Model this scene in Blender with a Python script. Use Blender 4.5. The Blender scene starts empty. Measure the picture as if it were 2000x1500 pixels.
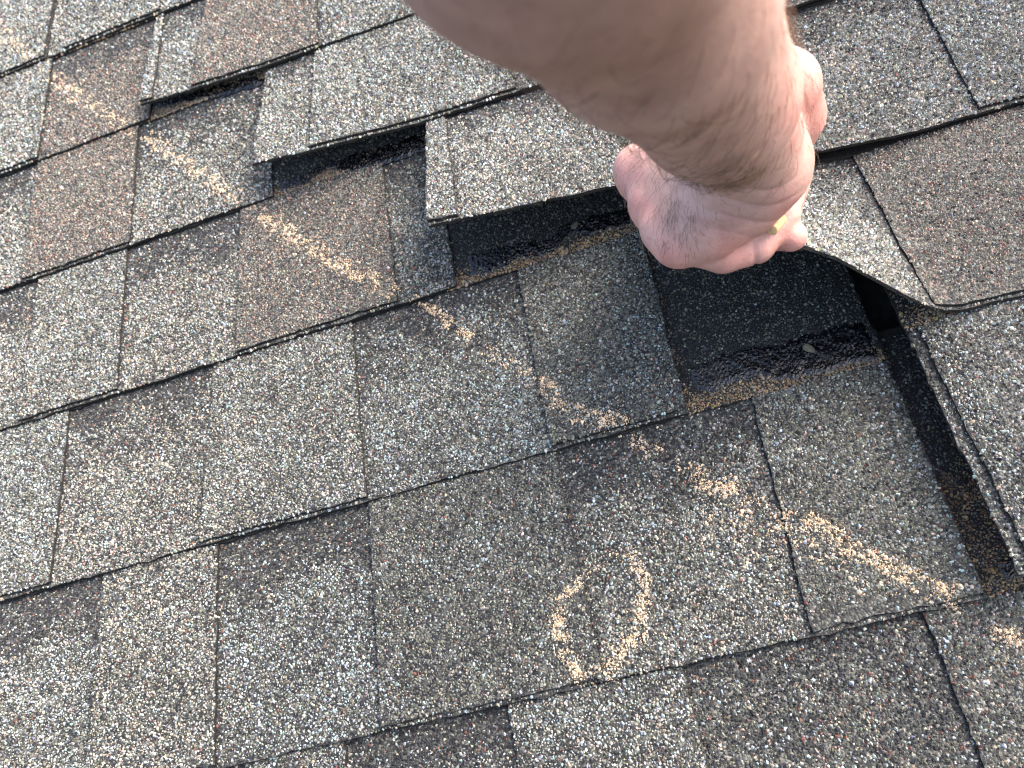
import bpy, math
import numpy as np
from mathutils import Matrix, Vector

# ------------------------------------------------------------------ camera, sky, sun, exposure
MM = 0.001
PITCH = math.radians(22.0)
# roof-local frame (mm): u along the courses, v up the slope, z off the roof
ROOF = Matrix.Translation((0, 0, 3.2)) @ Matrix.Rotation(PITCH, 4, 'X')
FPX = 1600.0                                     # focal length for a 2000 px wide frame
CAM = np.array([0.0, -51.3132906, 482.04504348])
CR = np.array([[0.9471655731012523, 0.2745192809457012, 0.1658811065818015],
               [-0.17483875481216055, 0.8754757788114852, -0.4505258821977814],
               [-0.26890293220320416, 0.39772015928716914, 0.8772171270267364]])
scene = bpy.context.scene
col = scene.collection
cd = bpy.data.cameras.new('camera')
cam = bpy.data.objects.new('camera', cd)
col.objects.link(cam)
m4 = Matrix([list(CR[i]) + [CAM[i] * MM] for i in range(3)] + [[0, 0, 0, 1]])
cam.matrix_world = ROOF @ m4
cd.sensor_width = 36.0
cd.lens = 36.0 * FPX / 2000.0
cd.clip_start = 0.01
cd.clip_end = 200.0
cd.dof.use_dof = True
cd.dof.focus_distance = 0.49
cd.dof.aperture_fstop = 12.0
scene.camera = cam

SUN_LOCAL = Vector((0.66, 0.36, 0.68)).normalized()
SUN_W = (ROOF.to_3x3() @ SUN_LOCAL).normalized()
elev = math.asin(SUN_W.z)
azim = math.atan2(SUN_W.x, SUN_W.y)
world = bpy.data.worlds.new('World')
scene.world = world
world.use_nodes = True
wn = world.node_tree
sky = wn.nodes.new('ShaderNodeTexSky')
sky.sky_type = 'NISHITA'
sky.sun_disc = False
sky.sun_elevation = elev
sky.sun_rotation = azim
sky.air_density = 1.0
sky.dust_density = 5.0
sky.ozone_density = 0.6
wn.links.new(sky.outputs['Color'], wn.nodes['Background'].inputs['Color'])
wn.nodes['Background'].inputs['Strength'].default_value = 0.15
sd = bpy.data.lights.new('sun', 'SUN')
sd.energy = 1.1
sd.angle = math.radians(52)
sd.color = (1.0, 0.975, 0.94)
sun = bpy.data.objects.new('sun', sd)
col.objects.link(sun)
sun.rotation_euler = (-SUN_W).to_track_quat('-Z', 'Y').to_euler()
scene.view_settings.view_transform = 'Standard'
scene.view_settings.look = 'None'
scene.view_settings.gamma = 1.0
scene.view_settings.use_curve_mapping = False
scene.view_settings.exposure = 1.78
scene.cycles.max_bounces = 3
scene.cycles.diffuse_bounces = 1
scene.cycles.glossy_bounces = 2
scene.cycles.use_denoising = True
scene.cycles.denoiser = 'OPENIMAGEDENOISE'
scene.cycles.denoising_input_passes = 'RGB_ALBEDO_NORMAL'
scene.cycles.denoising_prefilter = 'ACCURATE'
scene.cycles.filter_width = 1.15
scene.cycles.caustics_reflective = False

rng = np.random.default_rng(11)

# ------------------------------------------------------------------ helpers
def px_uv(x, y, z=0.0):
    d = CR @ np.array([(x - 1000) / FPX, -(y - 750) / FPX, -1.0])
    t = (z - CAM[2]) / d[2]
    p = CAM + t * d
    return p[:2]

def px_at(x, y, depth):
    return CAM + CR @ np.array([(x - 1000) / FPX * depth, -(y - 750) / FPX * depth, -depth])

def to_px(P):
    d = (np.asarray(P) - CAM) @ CR
    return 1000 + FPX * d[..., 0] / -d[..., 2], 750 - FPX * d[..., 1] / -d[..., 2], -d[..., 2]

def n2(u, v, s=1.0, ph=0.0):
    """cheap smooth noise, about -1..1"""
    u = np.asarray(u) / s; v = np.asarray(v) / s
    return (np.sin(u * 1.0 + 1.7 * np.sin(v * 0.83 + ph) + ph) + np.sin(v * 1.21 - 1.3 * np.sin(u * 0.71 + 2.1 * ph) + 1.3)
            + 0.7 * np.sin(u * 2.3 + v * 1.9 + 3.1 * ph) + 0.5 * np.sin(u * 3.7 - v * 4.3 + ph)) / 2.4

class Buf:
    """triangle buffer: verts (mm, roof-local), tris, material index, colour per vertex"""
    def __init__(self):
        self.v = []; self.t = []; self.m = []; self.c = []; self.n = 0; self.smooth = []
    def add(self, v, t, mat=0, colr=None, smooth=False):
        v = np.asarray(v, float); t = np.asarray(t, int)
        self.v.append(v); self.t.append(t + self.n)
        self.m.append(np.full(len(t), mat, np.int32) if np.isscalar(mat) else np.asarray(mat, np.int32))
        self.smooth.append(np.full(len(t), smooth, bool))
        if colr is None:
            colr = np.tile(np.array([0.1, 0.1, 0.1]), (len(v), 1))
        self.c.append(colr); self.n += len(v)
    def build(self, name, mats, parent=None, world=False):
        v = np.concatenate(self.v) * MM; t = np.concatenate(self.t); m = np.concatenate(self.m)
        c = np.concatenate(self.c); sm = np.concatenate(self.smooth)
        me = bpy.data.meshes.new(name)
        me.vertices.add(len(v)); me.vertices.foreach_set('co', v.astype(np.float32).ravel())
        me.loops.add(len(t) * 3); me.loops.foreach_set('vertex_index', t.astype(np.int32).ravel())
        me.polygons.add(len(t))
        me.polygons.foreach_set('loop_start', np.arange(0, len(t) * 3, 3, dtype=np.int32))
        for mt in mats: me.materials.append(mt)
        me.polygons.foreach_set('material_index', m)
        me.polygons.foreach_set('use_smooth', sm)
        a = me.attributes.new('gcol', 'FLOAT_COLOR', 'POINT')
        cc = np.ones((len(v), 4), np.float32); cc[:, :3] = c
        a.data.foreach_set('color', cc.ravel())
        me.update(calc_edges=True)
        ob = bpy.data.objects.new(name, me)
        col.objects.link(ob)
        if parent is not None: ob.parent = parent
        else: ob.matrix_world = ROOF
        return ob

def nodes(mat):
    mat.use_nodes = True
    nt = mat.node_tree
    return nt, nt.nodes['Principled BSDF']

def ramp(nt, stops, interp='LINEAR'):
    r = nt.nodes.new('ShaderNodeValToRGB'); cr = r.color_ramp; cr.interpolation = interp
    while len(cr.elements) > 1: cr.elements.remove(cr.elements[-1])
    cr.elements[0].position = stops[0][0]; cr.elements[0].color = (*stops[0][1], 1)
    for p, c in stops[1:]:
        e = cr.elements.new(p); e.color = (*c, 1)
    return r

# ------------------------------------------------------------------ materials
def mat_granule():
    m = bpy.data.materials.new('mineral_granule'); nt, b = nodes(m)
    a = nt.nodes.new('ShaderNodeAttribute'); a.attribute_name = 'gcol'
    nt.links.new(a.outputs['Color'], b.inputs['Base Color'])
    b.inputs['Roughness'].default_value = 0.62
    b.inputs['Specular IOR Level'].default_value = 0.42
    return m

def mat_shingle(name, pal):
    m = bpy.data.materials.new(name); nt, b = nodes(m)
    tc = nt.nodes.new('ShaderNodeTexCoord')
    vo = nt.nodes.new('ShaderNodeTexVoronoi'); vo.inputs['Scale'].default_value = 620
    nt.links.new(tc.outputs['Object'], vo.inputs['Vector'])
    sep = nt.nodes.new('ShaderNodeSeparateColor'); nt.links.new(vo.outputs['Color'], sep.inputs[0])
    r = ramp(nt, pal, 'CONSTANT')
    nt.links.new(sep.outputs[0], r.inputs[0])
    no = nt.nodes.new('ShaderNodeTexNoise'); no.inputs['Scale'].default_value = 22; no.inputs['Detail'].default_value = 4
    nt.links.new(tc.outputs['Object'], no.inputs['Vector'])
    r2 = ramp(nt, [(.35, (.75, .75, .75)), (.65, (1, 1, 1))]); nt.links.new(no.outputs[0], r2.inputs[0])
    mx = nt.nodes.new('ShaderNodeMix'); mx.data_type = 'RGBA'; mx.blend_type = 'MULTIPLY'; mx.inputs[0].default_value = 1
    nt.links.new(r.outputs[0], mx.inputs[6]); nt.links.new(r2.outputs[0], mx.inputs[7])
    nt.links.new(mx.outputs[2], b.inputs['Base Color'])
    b.inputs['Roughness'].default_value = 0.85
    bp = nt.nodes.new('ShaderNodeBump'); bp.inputs['Strength'].default_value = 0.9; bp.inputs['Distance'].default_value = 0.0012
    bp.invert = True
    nt.links.new(vo.outputs['Distance'], bp.inputs['Height']); nt.links.new(bp.outputs[0], b.inputs['Normal'])
    return m

def mat_simple(name, c1, c2, scale, rough, bump=0.3, dist=0.001, spec=0.3, detail=6):
    m = bpy.data.materials.new(name); nt, b = nodes(m)
    tc = nt.nodes.new('ShaderNodeTexCoord')
    no = nt.nodes.new('ShaderNodeTexNoise'); no.inputs['Scale'].default_value = scale; no.inputs['Detail'].default_value = detail
    nt.links.new(tc.outputs['Object'], no.inputs['Vector'])
    r = ramp(nt, [(.35, c1), (.65, c2)]); nt.links.new(no.outputs[0], r.inputs[0])
    nt.links.new(r.outputs[0], b.inputs['Base Color'])
    b.inputs['Roughness'].default_value = rough
    b.inputs['Specular IOR Level'].default_value = spec
    bp = nt.nodes.new('ShaderNodeBump'); bp.inputs['Strength'].default_value = bump; bp.inputs['Distance'].default_value = dist
    nt.links.new(no.outputs[0], bp.inputs['Height']); nt.links.new(bp.outputs[0], b.inputs['Normal'])
    return m

def mat_skin():
    m = bpy.data.materials.new('skin'); nt, b = nodes(m)
    tc = nt.nodes.new('ShaderNodeTexCoord')
    a = nt.nodes.new('ShaderNodeAttribute'); a.attribute_name = 'gcol'
    no = nt.nodes.new('ShaderNodeTexNoise'); no.inputs['Scale'].default_value = 70; no.inputs['Detail'].default_value = 7
    no.inputs['Roughness'].default_value = 0.65
    nt.links.new(tc.outputs['Object'], no.inputs['Vector'])
    r = ramp(nt, [(.3, (.80, .74, .72)), (.5, (.98, .97, .96)), (.7, (1.12, 1.12, 1.1))]); nt.links.new(no.outputs[0], r.inputs[0])
    mx = nt.nodes.new('ShaderNodeMix'); mx.data_type = 'RGBA'; mx.blend_type = 'MULTIPLY'; mx.inputs[0].default_value = 1
    nt.links.new(a.outputs['Color'], mx.inputs[6]); nt.links.new(r.outputs[0], mx.inputs[7])
    # freckles and follicles
    vf = nt.nodes.new('ShaderNodeTexVoronoi'); vf.inputs['Scale'].default_value = 210
    nt.links.new(tc.outputs['Object'], vf.inputs['Vector'])
    rf = ramp(nt, [(.0, (.72, .62, .56)), (.16, (.86, .8, .77)), (.28, (1, 1, 1))]); nt.links.new(vf.outputs['Distance'], rf.inputs[0])
    mx2 = nt.nodes.new('ShaderNodeMix'); mx2.data_type = 'RGBA'; mx2.blend_type = 'MULTIPLY'; mx2.inputs[0].default_value = .55
    nt.links.new(mx.outputs[2], mx2.inputs[6]); nt.links.new(rf.outputs[0], mx2.inputs[7])
    nt.links.new(mx2.outputs[2], b.inputs['Base Color'])
    b.inputs['Roughness'].default_value = 0.55
    b.inputs['Specular IOR Level'].default_value = 0.45
    b.inputs['Subsurface Weight'].default_value = 0.12
    b.inputs['Subsurface Radius'].default_value = (1.0, 0.35, 0.2)
    b.inputs['Subsurface Scale'].default_value = 0.004
    # fine skin relief
    n1 = nt.nodes.new('ShaderNodeTexNoise'); n1.inputs['Scale'].default_value = 420; n1.inputs['Detail'].default_value = 4
    nt.links.new(tc.outputs['Object'], n1.inputs['Vector'])
    vo = nt.nodes.new('ShaderNodeTexVoronoi'); vo.feature = 'DISTANCE_TO_EDGE'; vo.inputs['Scale'].default_value = 560
    nt.links.new(tc.outputs['Object'], vo.inputs['Vector'])
    ad = nt.nodes.new('ShaderNodeMath'); ad.operation = 'ADD'
    nt.links.new(n1.outputs[0], ad.inputs[0]); nt.links.new(vo.outputs['Distance'], ad.inputs[1])
    bp = nt.nodes.new('ShaderNodeBump'); bp.inputs['Strength'].default_value = 0.35; bp.inputs['Distance'].default_value = 0.0006
    nt.links.new(ad.outputs[0], bp.inputs['Height']); nt.links.new(bp.outputs[0], b.inputs['Normal'])
    return m

M_GR = mat_granule()
M_SH = mat_shingle('granulated_asphalt', [(0, (.03, .03, .032)), (.17, (.133, .129, .10)), (.38, (.203, .198, .156)), (.62, (.285, .285, .248)),
                  (.80, (.48, .41, .33)), (.89, (.40, .46, .465)), (.98, (.2, .085, .06))])
M_BED = mat_shingle('asphalt_bed', [(0, (.02, .02, .021)), (.35, (.045, .045, .041)), (.65, (.09, .09, .078)), (.9, (.17, .165, .145))])
M_AS = mat_simple('asphalt_edge', (.010, .010, .010), (.035, .032, .028), 900, 0.8, 0.8, 0.001)
M_TAR = mat_simple('sealant_tar', (.003, .003, .004), (.008, .008, .010), 700, 0.16, 0.8, 0.0008, 0.7)
M_FELT = mat_simple('roofing_felt', (.012, .011, .010), (.03, .026, .022), 200, 0.9, 0.5, 0.001)
M_CHALK = mat_granule(); M_CHALK.name = 'chalk_dust'
M_CHALK.node_tree.nodes['Principled BSDF'].inputs['Roughness'].default_value = 0.95
M_CHALK.node_tree.nodes['Principled BSDF'].inputs['Specular IOR Level'].default_value = 0.1
M_STICK = mat_simple('chalk_stick', (.82, .52, .24), (.9, .64, .36), 300, 0.95, 0.4, 0.0006, 0.1)
M_SEED = mat_simple('seed_husk', (.11, .10, .07), (.2, .18, .12), 400, 0.7, 0.3, 0.0004)
M_SKIN = mat_skin()
M_HAIR = mat_simple('body_hair', (.10, .055, .03), (.20, .12, .07), 300, 0.45, 0, 0.0001, 0.4)
M_HAIRF = mat_simple('fair_hair', (.45, .28, .16), (.6, .4, .25), 300, 0.4, 0, 0.0001, 0.5)

# ------------------------------------------------------------------ shingle geometry
E = 143.0            # exposure of a course
TILT = 5.2           # rise of a course at its butt
T1 = 2.5             # backing layer
T2 = 2.5             # tooth layer
ZOFF = 8.5
BAND = 165.0         # how far the upper band runs up under the next courses

def profile_std(top, butt, ramp_len):
    """G(v): 0 at the hinge to 1 at the butt"""
    s = np.linspace(top, butt, 400)
    d = (top - s)
    sl = np.clip(d / ramp_len, 0, 1); sl = sl * sl * (3 - 2 * sl)
    G = np.concatenate([[0], np.cumsum((sl[1:] + sl[:-1]) / 2 * (d[1] - d[0]))])
    return s, G / G[-1]

def profile_plateau(top, flat, butt):
    s = np.linspace(top, butt, 400)
    x = np.clip((top - s) / (top - flat), 0, 1)
    return s, x * x * (3 - 2 * x)

class Shingle:
    def __init__(self, k, u0, u1, lift=None, prof=None):
        self.k = k; self.vk = k * E; self.u0 = u0; self.u1 = u1
        self.ph = rng.random() * 6
        self.lift = lift
        if lift is not None:
            self.lu = np.array([a for a, b in lift], float); self.lz = np.array([b for a, b in lift], float)
            self.s, self.G = prof
            ds = self.s[0] - self.s[1]
            dG = np.gradient(self.G, ds)
            self.Lg = np.linspace(0, 130, 53)
            sn = np.clip(self.Lg[:, None] * dG[None, :], -0.98, 0.98)
            self.sn = sn
            cs = np.sqrt(1 - sn * sn)
            run = np.concatenate([np.zeros((len(self.Lg), 1)), np.cumsum((cs[:, 1:] + cs[:, :-1]) / 2 * ds, axis=1)], axis=1)
            self.V = self.s[0] - run          # bent v position
    def D(self, u, v, h):
        u = np.asarray(u, float); v = np.asarray(v, float); h = np.asarray(h, float) + 0 * u
        z = TILT * (self.vk + E - v) / E - ZOFF + h
        z = z + 0.5 * n2(u, v, 60, self.ph) * np.clip((self.vk + E - v) / E, 0, 1)
        vv = v + 0.0
        if self.lift is not None:
            L = np.interp(u, self.lu, self.lz)
            x = np.clip((self.s[0] - v) / (self.s[0] - self.s[-1]), 0, 1.0) * (len(self.s) - 1)
            i = np.minimum(x.astype(int), len(self.s) - 2); fx = x - i
            y = np.clip(L / (self.Lg[1]), 0, len(self.Lg) - 1.001); j = y.astype(int); fy = y - j
            def bl(T):
                return ((T[j, i] * (1 - fx) + T[j, i + 1] * fx) * (1 - fy) + (T[j + 1, i] * (1 - fx) + T[j + 1, i + 1] * fx) * fy)
            vb = bl(self.V); sn = bl(self.sn)
            G = self.G[i] * (1 - fx) + self.G[i + 1] * fx
            inside = v < self.s[0]
            over = np.minimum(v - self.s[-1], 0)            # a little past the butt
            vv = np.where(inside, vb + over, v) + np.where(inside, sn * h, 0)
            z = z + np.where(inside, L * G, 0) - np.where(inside, (1 - np.sqrt(1 - sn * sn)) * h, 0)
        return np.stack([u + 0 * z, vv, z], -1)

GX0, GX1, GY0, GY1 = -150, 2150, -110, 1610      # granules are modelled one by one inside this reach, by material beyond
def slab(buf, S, uL, uR, v0, v1, h0, h1, rag=0.5, mtop=0, step=5.0):
    """slab between two side lines uL(v), uR(v)"""
    w = float(np.mean(uR(np.array([v0, v1])) - uL(np.array([v0, v1]))))
    nu = max(4, int(w / step)); nv = max(4, int((v1 - v0) / 5))
    if w > 500: nu = int(w / 8)
    if S.k < -1 or S.k > 5: nu = max(4, nu // 3); nv = max(4, nv // 2)
    b = np.linspace(0, 1, nv + 1); a = np.linspace(0, 1, nu + 1)
    A, B = np.meshgrid(a, b, indexing='ij')
    Vv = v0 + (v1 - v0) * B
    l = uL(Vv); r = uR(Vv)
    Uu = l + (r - l) * A
    e0 = rng.normal(0, rag, nu + 1); Vv[:, 0] += e0 + 0.8 * n2(Uu[:, 0], 0 * Uu[:, 0], 25, S.ph)
    Uu[0, :] += rng.normal(0, rag * .8, nv + 1) + .7 * n2(Vv[0], Vv[0] * 0, 14, S.ph + 1); Uu[-1, :] += rng.normal(0, rag * .8, nv + 1) + .7 * n2(Vv[-1], Vv[-1] * 0, 14, S.ph + 2)
    top = S.D(Uu, Vv, h1).reshape(-1, 3); bot = S.D(Uu, Vv, h0).reshape(-1, 3)
    idx = np.arange((nu + 1) * (nv + 1)).reshape(nu + 1, nv + 1)
    q = np.stack([idx[:-1, :-1], idx[1:, :-1], idx[1:, 1:], idx[:-1, 1:]], -1).reshape(-1, 4)
    tt = np.concatenate([q[:, [0, 1, 2]], q[:, [0, 2, 3]]])
    n = len(top)
    tb = tt[:, ::-1] + n
    def side(a_, b_):
        return np.concatenate([np.stack([a_, b_ + 0, b_ + n], -1), np.stack([a_, b_ + n, a_ + n], -1)])
    sd_ = [side(idx[:-1, 0][::1] * 1, idx[1:, 0])[:, [0, 2, 1]], side(idx[1:, -1], idx[:-1, -1])[:, [0, 2, 1]],
           side(idx[0, 1:], idx[0, :-1])[:, [0, 2, 1]], side(idx[-1, :-1], idx[-1, 1:])[:, [0, 2, 1]]]
    sd_ = np.concatenate(sd_)
    if S.lift is None: tb = tb[:0]          # underside of a flat shingle lies on the course below
    tris = np.concatenate([tt, tb, sd_])
    cen = top[tt].mean(1); cx, cy, cz = to_px(cen)
    near = (cx > GX0 + 8) & (cx < GX1 - 8) & (cy > GY0 + 8) & (cy < GY1 - 8) & (cz > 0) & (cen[:, 0] > -895) & (cen[:, 0] < 425)
    mat = np.concatenate([np.where(near | (mtop == 1), mtop, 3), np.full(len(tb) + len(sd_), 1)])
    buf.add(np.concatenate([top, bot]), tris, mat)

# granule palettes (base colours) and mixing weights
PAL = np.array([[.022, .022, .024], [.06, .062, .07], [.133, .129, .100], [.203, .198, .156], [.285, .285, .248],
                [.48, .41, .33], [.37, .44, .445], [.46, .47, .455], [.20, .085, .062], [.28, .21, .17], [.42, .31, .235], [.18, .185, .23], [.36, .245, .125], [.21, .145, .08]])
#            blk  slate dtau taupe grey cream lblue white rust brown tan  bluegrey
W_ = {
 'light':  [.10, .05, .12, .20, .20, .10, .14, .06, .012, .00, .02, .03],
 'cream':  [.12, .05, .11, .17, .17, .17, .11, .06, .02, .00, .02, .01],
 'blue':   [.11, .05, .14, .18, .15, .06, .22, .06, .01, .00, .00, .04],
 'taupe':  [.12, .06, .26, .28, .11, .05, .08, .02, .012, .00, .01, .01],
 'brown':  [.07, .04, .15, .17, .09, .04, .02, .008, .055, .24, .12, .005],
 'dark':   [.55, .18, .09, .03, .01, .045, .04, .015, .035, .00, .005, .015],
 'rusty':  [.15, .06, .25, .23, .06, .06, .07, .025, .05, .02, .02, .01],
 'head':   [.40, .24, .27, .07, .01, .002, .002, .0, .0, .005, .003, .0],
 'dirt':   [.12, .06, .06, .06, .0, .01, .00, .0, .05, .05, .02, .0, .17, .42],
 'tan':    [.03, .02, .05, .08, .02, .02, .00, .0, .02, .12, .10, .0, .36, .20],
}
W_ = {k: np.array(w + [0] * (14 - len(w))) / sum(w) for k, w in W_.items()}

def pick(Wm):
    c = np.cumsum(Wm, axis=1); c /= c[:, -1:]
    r = rng.random(len(Wm))[:, None]
    i = (r > c).sum(1)
    cc = PAL[np.minimum(i, len(PAL) - 1)]
    cc = cc * np.exp(rng.normal(0, .16, (len(cc), 1))) * np.exp(rng.normal(0, .05, cc.shape))
    return np.clip(cc, .008, .85)

RING = np.array([0.0, 1.25, 2.5, 3.75, 5.05])
GT = np.array([[0, 1, 5], [1, 2, 5], [2, 6, 5], [2, 3, 6], [3, 4, 6], [4, 5, 6], [4, 0, 5]])

def granule_mesh(S, u, v, h, r, colr, lift=0.0):
    n = len(u)
    p = S.D(u, v, h); tu = S.D(u + .5, v, h) - p; tv = S.D(u, v + .5, h) - p
    tu /= np.linalg.norm(tu, axis=1)[:, None]; tv /= np.linalg.norm(tv, axis=1)[:, None]
    nn = np.cross(tu, tv); nn /= np.linalg.norm(nn, axis=1)[:, None]
    th = rng.random(n) * 6.283
    el = rng.uniform(.72, 1.0, n)
    ang = RING[None, :] + rng.normal(0, .22, (n, 5))
    rr = r[:, None] * rng.uniform(.78, 1.18, (n, 5))
    a = np.cos(ang) * rr; b = np.sin(ang) * rr * el[:, None]; c = np.full((n, 5), -0.35) + rng.normal(0, .06, (n, 5))
    hh = r * rng.uniform(.55, 1.05, n)
    ta = np.stack([r * rng.uniform(.15, .5, n), -r * rng.uniform(.15, .5, n)], 1)
    tb_ = rng.normal(0, .16, (n, 2)) * r[:, None]
    tc_ = np.stack([hh, hh * rng.uniform(.6, 1.1, n)], 1)
    a = np.concatenate([a, ta], 1); b = np.concatenate([b, tb_], 1); c = np.concatenate([c, tc_], 1) + lift
    ca, sa = np.cos(th)[:, None], np.sin(th)[:, None]
    x = a * ca - b * sa; y = a * sa + b * ca
    P = p[:, None, :] + x[..., None] * tu[:, None, :] + y[..., None] * tv[:, None, :] + c[..., None] * nn[:, None, :]
    tris = (GT[None] + (np.arange(n) * 7)[:, None, None]).reshape(-1, 3)
    return P.reshape(-1, 3), tris, np.repeat(colr, 7, axis=0)

# chalk strokes traced on the roof: list of (points, half width mm, strength)
def stroke(pts): return np.array([px_uv(*p) for p in pts])
CH_LINE = [
 (stroke([(-20, 45), (30, 85), (68, 112)]), 7, .33), (stroke([(98, 140), (150, 190), (250, 248)]), 7, .37),
 (stroke([(285, 262), (360, 318), (410, 352), (474, 388)]), 7, .35),
 (stroke([(488, 404), (560, 452), (620, 492), (690, 530), (776, 576)]), 6.0, .55),
 (stroke([(815, 580), (860, 612), (910, 655)]), 4.0, .8), (stroke([(945, 680), (990, 705), (1035, 745)]), 5.0, .32),
 (stroke([(1062, 750), (1085, 790), (1130, 812), (1215, 826)]), 4.8, .95), (stroke([(1236, 852), (1290, 884)]), 4.0, .55),
 (stroke([(1345, 915), (1385, 940), (1440, 955)]), 5.0, .8), (stroke([(1440, 960), (1500, 1010)]), 7.0, .25),
 (stroke([(1520, 1012), (1600, 1030), (1680, 1082), (1760, 1120), (1822, 1150), (1866, 1168)]), 5.5, .9),
 (stroke([(1400, 1030), (1500, 1030), (1640, 1090), (1740, 1130)]), 12.0, .14), (stroke([(1950, 1232), (2010, 1262)]), 4.0, .7)]
CH_LOOP = [
 (stroke([(1236, 1088), (1248, 1112), (1256, 1136), (1258, 1164), (1256, 1200), (1253, 1222)]), 3.2, 1.0),
 (stroke([(1249, 1234), (1228, 1255), (1212, 1275), (1185, 1310)]), 4.2, .85),
 (stroke([(1175, 1315), (1140, 1322), (1112, 1296)]), 4.2, .65),
 (stroke([(1118, 1302), (1102, 1278), (1091, 1234), (1088, 1198), (1096, 1170), (1110, 1152), (1130, 1140)]), 3.4, .95),
 (stroke([(1150, 1110), (1178, 1092), (1200, 1086), (1228, 1092)]), 3.0, .55)]

WMUL = 1.3
def chalk_prob(u, v, strokes):
    best = np.zeros(len(u))
    P = np.stack([u, v], 1)
    for pts, w, st in strokes:
        d = np.full(len(u), 1e9)
        for a, b in zip(pts[:-1], pts[1:]):
            ab = b - a; t = np.clip(((P - a) @ ab) / (ab @ ab), 0, 1)
            d = np.minimum(d, np.linalg.norm(P - a - t[:, None] * ab, axis=1))
        d = d + 1.2 * n2(u, v, 2.2, 1.0)
        pr = st * np.clip(1.15 - (d / (w * WMUL)) ** 1.6, 0, 1) * np.clip((.68 if strokes is CH_LINE else .72) + .8 * n2(u, v, 3.6, .4), 0.0, 1)
        best = np.maximum(best, pr)
    return best

chalk_line = Buf(); chalk_loop = Buf()
CH_COL = np.array([.92, .67, .45])
SP = 1.52
NGR = 0
def granulate(buf, S, inside, box, h, style, zone=None, bare=None):
    """scatter granules on one surface; zone(u, v) -> amount of the second style 0..1"""
    global NGR
    u0, u1, v0, v1 = box
    if u1 <= u0 or v1 <= v0: return
    SP = {2: 1.66, 3: 1.82, 4: 2.0, 5: 2.15}.get(S.k, 1.56); fr = SP / 1.54
    us = np.arange(u0, u1, SP); vs = np.arange(v0, v1, SP * .88)
    U, V = np.meshgrid(us, vs, indexing='ij'); U = U + (np.arange(len(vs)) % 2)[None, :] * SP * .5
    U = (U + rng.uniform(-.42, .42, U.shape) * SP).ravel(); V = (V + rng.uniform(-.42, .42, V.shape) * SP).ravel()
    keep = inside(U, V)
    U, V = U[keep], V[keep]
    if len(U) == 0: return
    x, y, d = to_px(S.D(U, V, h))
    keep = (x > GX0) & (x < GX1) & (y > GY0) & (y < GY1) & (d > 0)
    if bare is not None: keep &= rng.random(len(U)) > bare(U, V)
    keep &= rng.random(len(U)) > 0.03 + .05 * (n2(U, V, 14, 2.0) > .75)
    U, V = U[keep], V[keep]
    if len(U) == 0: return
    n = len(U); NGR += n
    Wm = np.tile(W_[style], (n, 1))
    # uneven patches of lighter and darker granules
    pt = n2(U, V, 17, S.ph) * .30 + n2(U, V, 5, S.ph + 1) * .12
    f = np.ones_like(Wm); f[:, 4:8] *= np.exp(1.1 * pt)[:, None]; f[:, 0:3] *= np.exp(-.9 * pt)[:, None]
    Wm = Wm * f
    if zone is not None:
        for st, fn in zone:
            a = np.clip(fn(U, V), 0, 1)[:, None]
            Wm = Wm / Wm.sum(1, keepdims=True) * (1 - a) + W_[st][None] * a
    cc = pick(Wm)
    r = np.clip(rng.lognormal(math.log(.88), .27, n), .45, 1.55) * fr
    r = np.where(cc.mean(1) > .35, r * 1.02, r)
    if style == 'brown': r = r * .9
    P, T, C = granule_mesh(S, U, V, np.full(n, h), r, cc)
    buf.add(P, T, 2, C)
    if S.lift is None or S.k == 0:
        for strokes, tgt in ((CH_LINE, chalk_line), (CH_LOOP, chalk_loop)):
            pr = chalk_prob(U, V, strokes)
            s = rng.random(n) < pr
            if s.any():
                m = int(s.sum())
                mixf = np.clip(rng.normal(.82, .2, (m, 1)), .35, 1)
                cc2 = CH_COL[None] * np.exp(rng.normal(0, .07, (m, 1))) * mixf + cc[s] * (1 - mixf)
                P, T, C = granule_mesh(S, U[s], V[s], np.full(m, h), r[s] * 1.1, np.clip(cc2, 0, .9), .15)
                tgt.add(P, T, 0, C)
                # loose powder between the granules
                q = np.repeat(np.flatnonzero(s), 3); m = len(q)
                du = rng.normal(0, 1.5, (2, m))
                P, T, C = granule_mesh(S, U[q] + du[0], V[q] + du[1], np.full(m, h), rng.uniform(.22, .5, m), np.clip(CH_COL[None] * np.exp(rng.normal(-.05, .1, (m, 1))), 0, .9), .45)
                tgt.add(P, T, 0, C)

# ------------------------------------------------------------------ roof
roof = bpy.data.objects.new('roof', None)
col.objects.link(roof)
roof.matrix_world = ROOF
roof['label'] = 'weathered grey and brown asphalt shingle roof with a diagonal row of lifted shingles'
roof['category'] = 'roof'
roof['kind'] = 'thing'

MATS = [M_BED, M_AS, M_GR, M_SH]
MATS_FAR = [M_SH, M_AS, M_GR, M_SH]

# deck felt below everything
fb = Buf()
fb.add([(-1700, -700, -22), (1400, -700, -22), (1400, 1400, -22), (-1700, 1400, -22),
        (-1700, -700, -34), (1400, -700, -34), (1400, 1400, -34), (-1700, 1400, -34)],
       [(0, 1, 2), (0, 2, 3), (4, 6, 5), (4, 7, 6), (0, 4, 5), (0, 5, 1), (1, 5, 6), (1, 6, 2), (2, 6, 7), (2, 7, 3), (3, 7, 4), (3, 4, 0)])
felt = fb.build('underlayment', [M_FELT], roof)

def line(a, b, vk):
    """side line: u = a at the top of the exposure, b at the butt"""
    return lambda v: b + (a - b) * np.clip((v - vk) / E, -0.1, 2.2)

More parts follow.
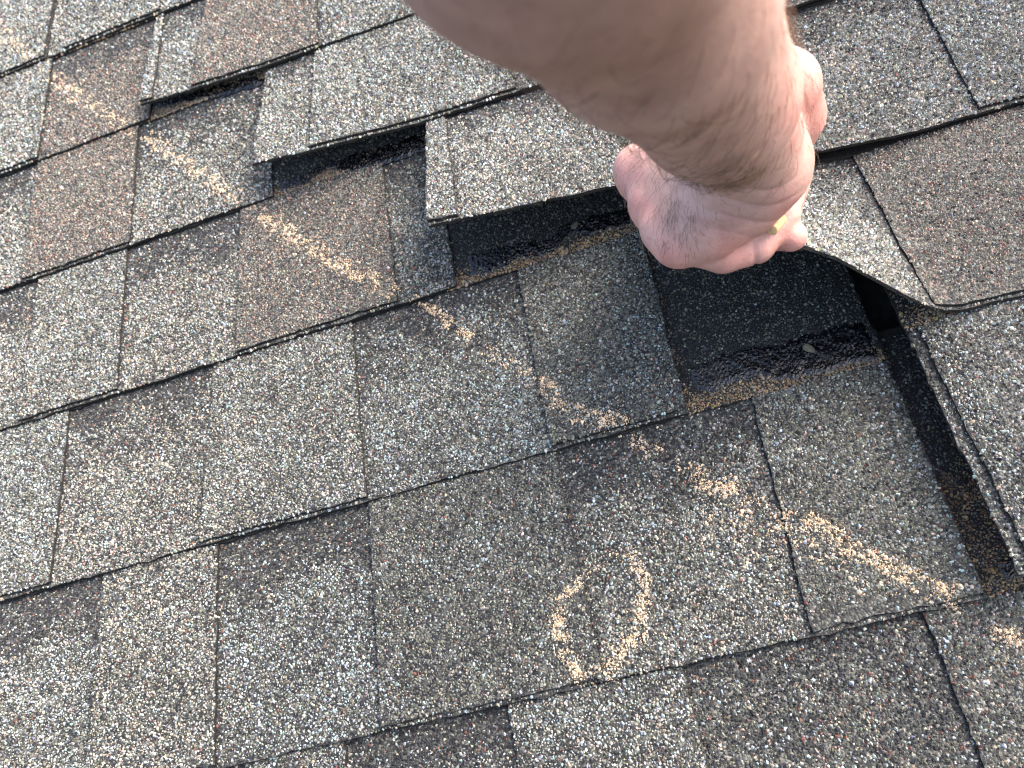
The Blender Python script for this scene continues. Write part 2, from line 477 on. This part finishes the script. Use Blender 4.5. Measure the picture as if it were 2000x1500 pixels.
def shingle(k, jl, jr, teeth, lift=None, prof=None, label=None, gap_style='light', head=None, dark=44, gap_zone=None, bare=None, MATS=MATS):
    """jl, jr: side lines (top, butt); teeth: (left (top,butt), right (top,butt), style)"""
    S = Shingle(k, jl[1], jr[1], lift, prof)
    vk = S.vk; L = line(*jl, vk); R = line(*jr, vk)
    buf = Buf()
    slab(buf, S, L, R, vk, vk + E + 12, 0.0, T1)
    tl = [(line(*a, vk), line(*b, vk), st) for a, b, st in teeth]
    def in_gap(u, v):
        ok = (u > L(v) + .6) & (u < R(v) - .6) & (v > vk + .6) & (v < vk + E - .5)
        for a, b, st in tl: ok &= ~((u > a(v) - .1) & (u < b(v) + .1) & (v > vk + 1.9))
        return ok
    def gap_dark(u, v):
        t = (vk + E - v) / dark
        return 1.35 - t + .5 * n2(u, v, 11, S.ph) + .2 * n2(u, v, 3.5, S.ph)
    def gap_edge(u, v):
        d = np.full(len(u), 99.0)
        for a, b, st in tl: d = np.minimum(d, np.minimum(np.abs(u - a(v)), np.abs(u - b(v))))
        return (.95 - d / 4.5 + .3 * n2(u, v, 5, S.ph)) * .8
    # granules cover the visible piece of the strip only
    box = (max(jl[1], -900) - 5, min(jr[1], 420) + 5, vk, vk + E)
    # gaps may have different styles: gap_style is a function of u or a name
    if callable(gap_style):
        for st in sorted(set(W_)):
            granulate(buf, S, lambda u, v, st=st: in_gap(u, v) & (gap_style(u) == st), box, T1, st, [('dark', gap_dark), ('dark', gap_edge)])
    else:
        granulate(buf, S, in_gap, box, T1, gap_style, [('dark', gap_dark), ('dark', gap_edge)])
    ob = buf.build('shingle', MATS, roof)
    if label: ob['label'] = label
    for i, (a, b, st) in enumerate(tl):
        tb = Buf()
        slab(tb, S, a, b, vk + 2.4, vk + E, T1 + .02, T1 + T2)
        br = None
        if bare and bare[0] == i: br = bare[1]
        granulate(tb, S, lambda u, v: (u > a(v) + .3) & (u < b(v) - .3) & (v > vk + 2.9) & (v < vk + E),
                  (max(a(vk), a(vk + E) - 30, -900) - 12, min(b(vk) + 14, 430), vk, vk + E), T1 + T2, st, None, br)
        tb.build('tooth', MATS, ob)
    # upper band: the uncut top of the shingle, shown where the next course is lifted
    hb = Buf()
    slab(hb, S, L, R, vk + E + .4, vk + E + BAND, T1 + .02, T1 + T2, rag=.7, mtop=1)
    if head:
        hu0, hu1, hd = head
        granulate(hb, S, lambda u, v: (u > L(v) + .5) & (u < R(v) - .5), (hu0, hu1, vk + E + 1, vk + E + hd), T1 + T2, 'head',
                  [('tan', lambda u, v: 1.9 - (v - vk - E) / 9 + .6 * n2(u, v, 9, S.ph)),
                   ('dirt', lambda u, v: (k < 0) * (1.5 - np.abs(v - 35) / 40 + .5 * n2(u, v, 9, S.ph))),
                   ('tan', lambda u, v: .9 - np.minimum(np.abs(u - L(v)), np.abs(u - hu0)) / 11 + .4 * n2(u, v, 7, S.ph))])
        # silt packed between the granules along the lap line
        granulate(hb, S, lambda u, v: (u > L(v) + .5) & (u < R(v) - .5) & (v - vk - E < 10 + 5 * n2(u, v, 9, S.ph)),
                  (hu0, hu1, vk + E + 1, vk + E + 18), T1 + T2 - .1, 'tan')
        if k < 0:
            granulate(hb, S, lambda u, v: n2(u, v, 12, S.ph) > 0.05, (hu0, hu1, vk + E + 14, vk + E + 75), T1 + T2 - .1, 'dirt')
    hbo = hb.build('upper_band', MATS, ob)
    return S, ob

def tt(*a): return [((x[0], x[0]) if not isinstance(x[0], tuple) else x[0], (x[1], x[1]) if not isinstance(x[1], tuple) else x[1], x[2]) for x in a]

SH = {}
def bare_butt(u, v): return np.clip(1.8 - v / 8.0 + .5 * n2(u, v, 8, 1.0), 0, .93) * np.clip((118 - u) / 30, 0, 1)

# course -1
SH['-1l'] = shingle(-1, (-740, -740), (262, 262), tt((-430, -330, 'light'), ((-232, -234), (-232, -234), 'light')[:0] or (-330.1, -330, 'light'), (-130, (-29, -30), 'light'), ((101, 99), 262, 'rusty'))[:1]
    + tt((-300, -234, 'light'), (-131, (-29, -31), 'light'), ((101, 99), 261, 'rusty')),
    gap_style=lambda u: np.where(u > -40, 'rusty', 'light'), head=(124, 170, 160), dark=52)
# course 0
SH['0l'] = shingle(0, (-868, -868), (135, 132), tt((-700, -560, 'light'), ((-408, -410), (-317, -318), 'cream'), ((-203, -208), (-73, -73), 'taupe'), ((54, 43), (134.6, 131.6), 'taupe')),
    gap_style=lambda u: np.where(u < -200, 'blue', 'cream'), head=(10, 140, 140), bare=(3, bare_butt))
SH['0r'] = shingle(0, (144, 143), (1140, 1140), tt(((150, 150), 275, 'light'), (380, 520, 'light')),
    lift=[(130, 27), (150, 28), (165, 31), (230, 30), (320, 15), (450, 0), (1200, 0)], prof=profile_plateau(300, 140, 0),
    label='slightly raised shingle at right beside a dark open joint', gap_style='light', head=(140, 230, 60))
# course 1
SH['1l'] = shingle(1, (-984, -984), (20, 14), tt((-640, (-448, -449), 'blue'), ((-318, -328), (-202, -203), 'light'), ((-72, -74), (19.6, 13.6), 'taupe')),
    gap_style=lambda u: np.where(u < -320, 'cream', 'blue'), head=(-125, 24, 110))
SH['1r'] = shingle(1, (22, 18), (1020, 1020), tt(((166, 158), 300, 'brown'), (420, 560, 'light')),
    lift=[(0, 126), (20, 124), (50, 116), (80, 107), (92, 102), (109, 90), (124, 75), (139, 60), (148, 50), (159, 38), (170, 33.5), (205, 31), (250, 28), (330, 10), (450, 0), (1200, 0)],
    prof=profile_std(345, 143, 45), label='shingle bent upward by the hand at its free left corner', gap_style='light', head=None)
# course 2
SH['2l'] = shingle(2, (-1118, -1118), (-117, -117.5), tt((-700, -610, 'light'), ((-491, -492), (-401, -401), 'light'), ((-291, -296), (-162, -163), 'brown')),
    gap_style='cream', head=(-268, -100, 90))
SH['2r'] = shingle(2, (-115, -115), (885, 885), tt(((-114.6, -114.6), (-99, -94), 'light'), (44, 118, 'light'), ((256, 246), 400, 'light'), (520, 640, 'light')),
    lift=[(-120, 63), (20, 46), (90, 31), (140, 21), (200, 12), (270, 7), (400, 0), (1000, 0)], prof=profile_std(520, 286, 50),
    label='lifted shingle tab left of the wrist with a shadowed opening below it', gap_style='cream', dark=26)
# course 3
SH['3l'] = shingle(3, (-1259, -1259), (-259, -259.5), tt((-800, -690, 'light'), (-506, (-395, -395), 'brown')),
    gap_style='cream', head=(-395, -240, 60))
SH['3r'] = shingle(3, (-257, -257), (741, 741), tt((-208, -40, 'light'), (60, 130, 'light'), (260, 380, 'light')),
    lift=[(-260, 36), (-190, 28), (-114, 20.5), (0, 17), (100, 12), (200, 6), (330, 2), (400, 0), (1000, 0)], prof=profile_std(640, 429, 50),
    label='lifted shingle tab casting a black gap, above and left of the wrist', gap_style='light', dark=30)
# course 4
SH['4l'] = shingle(4, (-1381, -1381), (-381, -381), tt((-640, -503, 'light')), gap_style=lambda u: np.where(u > -505, 'brown', 'light'), head=(-510, -360, 40))
SH['4r'] = shingle(4, (-379, -379), (619, 619), tt(((-378.6, -378.6), (-370, -366), 'light'), ((-322, -326), (-200, -202), 'brown'), (-90, 40, 'light')),
    lift=[(-390, 17), (-320, 12), (-262, 9), (-150, 6), (0, 3), (150, 0), (800, 0)], prof=profile_std(745, 572, 70),
    label='slightly lifted shingle tab near the top left corner', gap_style='light', dark=34)
# course 5
SH['5l'] = shingle(5, (-1508, -1508), (-508, -508), tt((-760, -509, 'light')), gap_style='light')
SH['5r'] = shingle(5, (-506, -506), (492, 492), tt((-485, -372, 'light'), (-250, -120, 'light'), (0, 120, 'light')), gap_style='cream')
# courses beyond the frame
for k in (-4, -3, -2, 6, 7, 8):
    j = 135 - 129 * k
    while j > 700: j -= 1000
    while j < -900: j += 1000
    for a in (j - 1000, j + 2):
        te = []; u = a + rng.uniform(30, 90)
        while u < a + 900:
            w = rng.uniform(80, 150); te.append((u, min(u + w, a + 990), 'light')); u += w + rng.uniform(60, 130)
        shingle(k, (a, a), (a + 998, a + 998), tt(*te), MATS=MATS_FAR)

# ------------------------------------------------------------------ sealant strips
def sealant(key, lo, up, dz=0.0):
    S, ob = SH[key]
    lo = np.array([px_uv(*p) for p in lo]); up = np.array([px_uv(*p) for p in up])
    u0 = max(lo[0, 0], up[0, 0]); u1 = min(lo[-1, 0], up[-1, 0])
    nu = int((u1 - u0) / .9); nv = 30
    us = np.linspace(u0, u1, nu + 1)
    a = np.interp(us, lo[:, 0], lo[:, 1]) + 1.6 * n2(us, us * 0, 3.5, .5); b = np.interp(us, up[:, 0], up[:, 1]) + 2.6 * n2(us, us * 0, 4.0, 2.5)
    b = np.maximum(b, a + 1.0)
    t = np.linspace(0, 1, nv + 1)
    U = np.repeat(us[:, None], nv + 1, 1) + rng.normal(0, .15, (nu + 1, nv + 1)); V = a[:, None] + (b - a)[:, None] * t[None]
    env = np.minimum(1, np.minimum(t, 1 - t) * 6)[None] * np.minimum(1, np.minimum(us - u0, u1 - us) / 3)[:, None]
    H = T1 + T2 - .6 + env * (1.5 + .55 * n2(U, V, .55, .3) + .4 * n2(U, V, 2.2, .9) + rng.normal(0, .22, U.shape))
    P = S.D(U, V, H).reshape(-1, 3)
    idx = np.arange((nu + 1) * (nv + 1)).reshape(nu + 1, nv + 1)
    q = np.stack([idx[:-1, :-1], idx[1:, :-1], idx[1:, 1:], idx[:-1, 1:]], -1).reshape(-1, 4)
    bf = Buf(); bf.add(P, np.concatenate([q[:, [0, 1, 2]], q[:, [0, 2, 3]]]), 0, None, True)
    bf.build('sealant', [M_TAR], ob)
sealant('0l', [(1338, 738), (1362, 760), (1400, 765), (1425, 752), (1462, 738), (1490, 732), (1502, 748), (1560, 742), (1650, 722), (1728, 700)],
        [(1338, 716), (1400, 690), (1440, 672), (1500, 668), (1560, 650), (1650, 622), (1718, 612)])
sealant('1l', [(905, 505), (913, 540), (965, 535), (985, 525), (1002, 508), (1050, 500), (1085, 492), (1100, 466), (1120, 452), (1150, 456), (1200, 446), (1246, 432)],
        [(905, 490), (950, 480), (1010, 468), (1075, 458), (1095, 440), (1110, 428), (1180, 408), (1240, 395)])
sealant('2l', [(540, 372), (590, 360), (612, 345), (630, 330), (650, 322), (662, 336), (700, 330), (760, 312), (833, 286)],
        [(540, 352), (600, 328), (650, 306), (700, 290), (833, 250)])
sealant('3l', [(302, 208), (360, 196), (430, 182), (508, 160)], [(302, 196), (400, 168), (508, 138)])
sealant('-1l', [(1945, 1120), (1965, 1140), (2040, 1125)], [(1945, 1096), (1975, 1085), (2040, 1070)])

# ------------------------------------------------------------------ chalk marks
ob = chalk_line.build('chalk_mark', [M_CHALK])
ob['label'] = 'broken diagonal line of pale orange chalk running across the shingles'
ob['category'] = 'chalk mark'
ob = chalk_loop.build('chalk_mark', [M_CHALK])
ob['label'] = 'small oval loop of pale orange chalk drawn below the diagonal line'
ob['category'] = 'chalk mark'

# ------------------------------------------------------------------ arm and hand (signed distance field, surface nets)
def cp(x, y, d): return np.array([(x - 1000) / FPX * d, (750 - y) / FPX * d, d])
RES = 1.3
def field_build(prims, groups, lo, hi):
    dims = np.ceil((hi - lo) / RES).astype(int) + 1
    ax = [lo[i] + RES * np.arange(dims[i]) for i in range(3)]
    def smin(a, b, k):
        h = np.clip(.5 + .5 * (b - a) / k, 0, 1)
        return b + (a - b) * h - k * h * (1 - h)
    F = np.full(dims, 60.0, np.float32)
    for gk, plist in groups:
        G = np.full(dims, 60.0, np.float32)
        for (a, b, ra, rb, k, fl) in plist:
            mg = 22 + k
            l = np.minimum(a - ra, b - rb) - mg; h_ = np.maximum(a + ra, b + rb) + mg
            sl = tuple(slice(max(0, int((l[i] - lo[i]) / RES)), max(0, min(dims[i], int((h_[i] - lo[i]) / RES) + 2))) for i in range(3))
            X, Y, Z = np.meshgrid(ax[0][sl[0]], ax[1][sl[1]], ax[2][sl[2]], indexing='ij')
            ab = b - a; L2 = ab @ ab + 1e-9
            t = np.clip(((X - a[0]) * ab[0] + (Y - a[1]) * ab[1] + (Z - a[2]) * ab[2]) / L2, 0, 1)
            dx = X - a[0] - t * ab[0]; dy = Y - a[1] - t * ab[1]; dz = Z - a[2] - t * ab[2]
            d = np.sqrt(dx * dx + dy * dy + dz * dz) - (ra + (rb - ra) * t)
            G[sl] = smin(G[sl], d.astype(np.float32), k)
        F = smin(F, G, gk)
    return F, dims

def surface_nets(F, lo):
    nx, ny, nz = F.shape
    ins = F < 0
    c = [ins[i:nx - 1 + i, j:ny - 1 + j, k:nz - 1 + k] for i in (0, 1) for j in (0, 1) for k in (0, 1)]
    s = sum(x.astype(np.int8) for x in c)
    act = (s > 0) & (s < 8)
    ids = np.full(act.shape, -1, np.int64); ii = np.argwhere(act); ids[act] = np.arange(len(ii))
    acc = np.zeros((len(ii), 3)); cnt = np.zeros(len(ii))
    corners = [(i, j, k) for i in (0, 1) for j in (0, 1) for k in (0, 1)]
    for a in corners:
        for axis in range(3):
            if a[axis] == 1: continue
            b = list(a); b[axis] = 1
            fa = F[ii[:, 0] + a[0], ii[:, 1] + a[1], ii[:, 2] + a[2]]; fb_ = F[ii[:, 0] + b[0], ii[:, 1] + b[1], ii[:, 2] + b[2]]
            cr = (fa < 0) != (fb_ < 0)
            t = np.where(cr, fa / np.where(cr, fa - fb_, 1), 0)
            p = np.tile(np.array(a, float), (len(ii), 1)); p[:, axis] += t
            acc[cr] += p[cr]; cnt[cr] += 1
    V = (ii + acc / cnt[:, None]) * RES + lo
    Q = []
    for axis in range(3):
        o1, o2 = (axis + 1) % 3, (axis + 2) % 3
        sl0 = [slice(None)] * 3; sl1 = [slice(None)] * 3
        sl0[axis] = slice(0, -1); sl1[axis] = slice(1, None)
        A = ins[tuple(sl0)]; B = ins[tuple(sl1)]
        e = np.argwhere(A != B)
        e = e[(e[:, o1] > 0) & (e[:, o2] > 0) & (e[:, o1] < F.shape[o1] - 1) & (e[:, o2] < F.shape[o2] - 1)]
        flip = A[e[:, 0], e[:, 1], e[:, 2]]
        def idd(d1, d2):
            x = e.copy(); x[:, o1] -= d1; x[:, o2] -= d2
            return ids[x[:, 0], x[:, 1], x[:, 2]]
        q = np.stack([idd(1, 1), idd(0, 1), idd(0, 0), idd(1, 0)], 1)
        q[~flip] = q[~flip][:, ::-1]
        Q.append(q)
    Q = np.concatenate(Q)
    return V, np.concatenate([Q[:, [0, 1, 2]], Q[:, [0, 2, 3]]])

def chain(pts, k):
    out = []
    for a, b in zip(pts[:-1], pts[1:]):
        out.append((cp(*a[:3]), cp(*b[:3]), a[3], b[3], k, 0))
    return out
forearm = chain([(900, -1250, 92, 48), (1084, -300, 161, 39.5), (1266, 0, 222, 33.2), (1396, 190, 310, 29.8), (1446, 255, 356, 23.5)], 9)
carpus = chain([(1446, 255, 356, 23.5), (1474, 322, 384, 24)], 9)
heel = chain([(1474, 322, 384, 24), (1438, 386, 398, 17.5)], 10) + chain([(1438, 386, 398, 17.5), (1388, 444, 404, 15.5)], 10)
meta = (chain([(1440, 330, 396, 22), (1300, 345, 432, 16.5), (1254, 336, 446, 13.6)], 12) + chain([(1440, 350, 396, 22), (1282, 402, 430, 12.8)], 12)
        + chain([(1432, 366, 398, 18), (1302, 446, 418, 12.2)], 12) + chain([(1425, 384, 402, 16), (1330, 478, 412, 10.8)], 12))
knuckles = chain([(1243, 330, 446, 11.5), (1252, 350, 444, 12)], 8) + chain([(1272, 402, 428, 11), (1276, 406, 428, 11)], 5) + chain([(1316, 480, 410, 9.6), (1320, 482, 410, 9.6)], 5) + chain([(1292, 448, 416, 10), (1296, 450, 416, 10)], 5)
thenar = chain([(1490, 130, 356, 8), (1526, 168, 378, 15.5), (1541, 225, 398, 15), (1520, 300, 420, 14)], 10)
pinky = chain([(1334, 476, 412, 10), (1412, 496, 414, 9.6), (1477, 482, 413, 9.0)], 2.5) + chain([(1482, 478, 412, 8.6), (1530, 420, 412, 8.2), (1560, 342, 416, 7.0)], 1.2)
ring = chain([(1302, 446, 420, 12), (1360, 470, 452, 10), (1440, 455, 478, 9), (1500, 400, 480, 8)], 4)
middle = chain([(1282, 402, 430, 12), (1330, 430, 470, 10.5), (1420, 430, 494, 9.2), (1490, 390, 490, 8)], 4)
index = chain([(1252, 338, 446, 12), (1310, 360, 486, 10), (1390, 390, 502, 9), (1450, 380, 498, 8)], 4)
thumb = chain([(1500, 330, 424, 12), (1480, 410, 430, 10), (1496, 454, 420, 8.8), (1546, 461, 414, 8.0)], 4)
groups = [(1, forearm + carpus + heel + meta + knuckles), (7, thenar), (3, thumb), (2.2, index), (2.2, middle), (2.2, ring), (1.0, pinky)]
allp = [p for g in groups for p in g[1]]
lo = np.min([np.minimum(p[0] - p[2], p[1] - p[3]) for p in allp], axis=0) - 6
hi = np.max([np.maximum(p[0] + p[2], p[1] + p[3]) for p in allp], axis=0) + 6
F, dims = field_build(None, groups, lo, hi)
V, T = surface_nets(F, lo)
# vertex normals from the faces
def vnormals(V, T):
    fn = np.cross(V[T[:, 1]] - V[T[:, 0]], V[T[:, 2]] - V[T[:, 0]])
    N = np.zeros_like(V)
    for i in range(3): np.add.at(N, T[:, i], fn)
    return N / (np.linalg.norm(N, axis=1)[:, None] + 1e-12)
# relax a little
def relax(V, T, n, f=.5):
    e = np.concatenate([T[:, [0, 1]], T[:, [1, 2]], T[:, [2, 0]]]); e = np.concatenate([e, e[:, ::-1]])
    deg = np.bincount(e[:, 0], minlength=len(V))[:, None]
    for _ in range(n):
        A = np.zeros_like(V)
        for i in range(3): A[:, i] = np.bincount(e[:, 0], weights=V[e[:, 1], i], minlength=len(V))
        V = V + f * (A / deg - V)
    return V
V = relax(V, T, 3)
N = vnormals(V, T)
sx = 1000 + FPX * V[:, 0] / V[:, 2]; sy = 750 - FPX * V[:, 1] / V[:, 2]
facing = -(N * V).sum(1) / np.linalg.norm(V, axis=1)
# tendons, creases at the bent wrist
w = np.exp(-(((sx - 1450) / 95) ** 2 + ((sy - 400) / 52) ** 2)) * (facing > -.1)
rr_ = np.hypot(sx - 1470, (sy - 215) * 1.0)
cre = np.abs(np.sin(rr_ / 15.5 * np.pi / 2 + .5 * np.sin(sx / 31)))
pl = np.exp(-((sx - 1474 - (sy - 495) * .1) / 5.0) ** 2) * (sy > 470) * (sy < 530) * (V[:, 2] < 420)
disp = -0.9 * pl - w * 1.15 * (1 - cre) ** 2.2 + .35 * w * cre
V = V + N * disp[:, None]
N = vnormals(V, T)
skin = np.tile(np.array([.61, .375, .315]), (len(V), 1))
def tint(mask, c, a):
    m = (mask * a)[:, None]
    return skin * (1 - m) + np.array(c) * m
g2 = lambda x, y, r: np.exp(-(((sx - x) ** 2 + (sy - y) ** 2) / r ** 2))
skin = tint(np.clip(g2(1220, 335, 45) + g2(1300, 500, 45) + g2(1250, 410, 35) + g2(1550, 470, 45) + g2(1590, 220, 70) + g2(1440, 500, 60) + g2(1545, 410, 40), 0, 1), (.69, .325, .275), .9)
skin = tint(np.clip((340 - sy) / 260, 0, 1) * np.clip((1540 - sx) / 200, 0, 1), (.46, .265, .21), .9)  # shaded upper left of the forearm, painted into the skin colour
skin = skin * (1 + .05 * n2(V[:, 0], V[:, 1], 6, .4))[:, None]
def cam_local(P): return CAM + (P * np.array([1, 1, -1])) @ CR.T
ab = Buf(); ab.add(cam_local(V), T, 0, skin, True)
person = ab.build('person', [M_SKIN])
person['label'] = 'bare hairy forearm reaching down with a fist gripping the lifted shingle'
person['category'] = 'person'

def hairs(name, regions, mat, rad):
    """each region: (px x, px y, rx, ry, count, direction in the picture, length mm)"""
    buf = Buf()
    PX = np.stack([sx, sy], 1)
    for (x, y, rx, ry, cnt, dr, ln, fmin, fmax) in regions:
        wgt = np.exp(-(((sx - x) / rx) ** 2 + ((sy - y) / ry) ** 2)) * (facing > fmin) * (facing < fmax) * (V[:, 2] / 300) ** 2
        if wgt.sum() < 1e-6: continue
        ch = rng.choice(len(V), cnt, p=wgt / wgt.sum())
        p0 = V[ch] + rng.normal(0, .5, (cnt, 3)); n0 = N[ch]
        d = np.zeros((cnt, 3)); d[:, 0] = dr[0]; d[:, 1] = -dr[1]; d[:, 2] = dr[2]
        d = d + rng.normal(0, .30, (cnt, 3)); d = d - (d * n0).sum(1)[:, None] * n0; d /= np.linalg.norm(d, axis=1)[:, None]
        L = ln * rng.uniform(.5, 1.25, cnt)[:, None]
        side = np.cross(n0, d) * rng.normal(0, .25, (cnt, 1))
        pts = [p0, p0 + L * (.33 * d + .16 * n0), p0 + L * (.68 * d + .22 * n0 + .3 * side), p0 + L * (1.0 * d + .16 * n0 + .8 * side)]
        rads = [rad, rad * .9, rad * .6, rad * .12]
        x1 = np.cross(d, n0)
        ring_ = []
        for q, r_ in zip(pts, rads):
            for ang in (0, 2.094, 4.189):
                ring_.append(q + r_ * (math.cos(ang) * x1 + math.sin(ang) * n0))
        P = np.stack(ring_, 1)
        tr = []
        for s_ in range(3):
            for a in range(3):
                b = (a + 1) % 3
                tr += [(s_ * 3 + a, s_ * 3 + b, s_ * 3 + 3 + b), (s_ * 3 + a, s_ * 3 + 3 + b, s_ * 3 + 3 + a)]
        tris = (np.array(tr)[None] + (np.arange(cnt) * 12)[:, None, None]).reshape(-1, 3)
        buf.add(cam_local(P.reshape(-1, 3)), tris, 0, None, True)
    o = buf.build(name, [mat], person)
    o['kind'] = 'stuff'
    o.matrix_parent_inverse = Matrix.Identity(4)
    o.matrix_basis = Matrix.Identity(4)
    return o
hairs('hair', [
    (1440, 330, 40, 28, 260, (-.5, .8, 0), 10, -.2, 1.1), (1375, 345, 40, 14, 130, (-.7, .5, 0), 10, -.2, 1.1),
    (1310, 400, 28, 55, 240, (.25, .95, .1), 10, .0, 1.1), (1345, 440, 22, 40, 130, (.1, 1, 0), 9, .0, 1.1),
    (1300, 470, 14, 25, 25, (-.1, 1, 0), 7, -.1, 1.1), (1380, 250, 130, 90, 260, (.1, 1, .3), 11, -.2, .8),
    (1200, 130, 260, 130, 500, (-.2, .9, .4), 12, -.3, 1.1), (1528, 40, 14, 70, 70, (.5, .8, 0), 11, -.4, .6)], M_HAIR, .085)
hairs('fine_hair', [(1290, 380, 34, 60, 160, (.2, .95, .1), 9, .0, 1.1), (1300, 320, 45, 25, 80, (.2, .95, .1), 8, .0, 1.1),
    (1420, 300, 60, 50, 90, (.3, .9, .2), 9, -.1, 1.1), (1250, 420, 18, 60, 30, (-.4, .9, 0), 6, -.2, .5)], M_HAIRF, .06)

# ------------------------------------------------------------------ chalk piece held in the fist
def rod(a, b, r0, r1, n=14, m=9):
    a = np.asarray(a); b = np.asarray(b); ax_ = b - a; L = np.linalg.norm(ax_); ax_ = ax_ / L
    e1 = np.cross(ax_, [0, 0, 1.0]); e1 /= np.linalg.norm(e1); e2 = np.cross(ax_, e1)
    prof = [(0, .0), (0.0, .78), (.03, 1.0)] + [(t, 1.0) for t in np.linspace(.1, .9, m)] + [(.97, 1.0), (1.0, .75), (1.0, 0)]
    P = []
    for t, s in prof:
        for q in range(n):
            r = (r0 + (r1 - r0) * t) * s * (1 + .06 * rng.normal())
            P.append(a + ax_ * L * t + r * (math.cos(q / n * 6.2832) * e1 + math.sin(q / n * 6.2832) * e2))
    tr = []
    for i in range(len(prof) - 1):
        for q in range(n):
            q2 = (q + 1) % n
            tr += [(i * n + q, i * n + q2, i * n + n + q2), (i * n + q, i * n + n + q2, i * n + n + q)]
    return np.array(P), np.array(tr)
P, tr = rod(px_at(1506, 450, 397), px_at(1526, 424, 400), 3.3, 3.0)
cb = Buf(); cb.add(P, tr, 0, None, True)
ob = cb.build('chalk_stick', [M_STICK])
ob['label'] = 'stub of yellow orange chalk held between the palm and curled little finger'
ob['category'] = 'chalk'

# ------------------------------------------------------------------ seeds in the opened gaps
def seed(key, x, y, L, W, ang, label):
    S, _ = SH[key]
    u, v = px_uv(x, y, 0.0)
    c = S.D(np.array([u]), np.array([v]), np.array([T1 + T2 + 1.2]))[0]
    bf = Buf(); nth, nph = 18, 9; P = []
    for i in range(nph + 1):
        ph = math.pi * i / nph
        for q in range(nth):
            th = 2 * math.pi * q / nth
            x_ = L * math.cos(ph); taper = 1 - .35 * math.cos(ph)
            y_ = W * math.sin(ph) * math.cos(th) * taper; z_ = .32 * W * math.sin(ph) * math.sin(th) + .10 * W * abs(math.sin(ph)) * (abs(math.cos(th)) < .3)
            P.append((x_ * math.cos(ang) - y_ * math.sin(ang) + c[0], x_ * math.sin(ang) + y_ * math.cos(ang) + c[1], z_ + c[2] + .35 * W))
    tr = []
    for i in range(nph):
        for q in range(nth):
            q2 = (q + 1) % nth
            tr += [(i * nth + q, i * nth + q2, i * nth + nth + q2), (i * nth + q, i * nth + nth + q2, i * nth + nth + q)]
    bf.add(P, tr, 0, None, True)
    o = bf.build('seed', [M_SEED]); o['label'] = label; o['category'] = 'seed'; o['group'] = 'seeds fallen under the lifted shingles'
seed('0l', 1581, 678, 4.2, 2.5, -0.9, 'flat pale olive seed lying on black sealant under the gripped shingle')
seed('1l', 1122, 436, 3.6, 2.4, 0.7, 'pale seed half in shadow under the lifted tab left of the hand')
print('triangles', sum(len(o.data.polygons) for o in bpy.data.objects if o.type == 'MESH'), 'granules', NGR, 'arm verts', len(V))
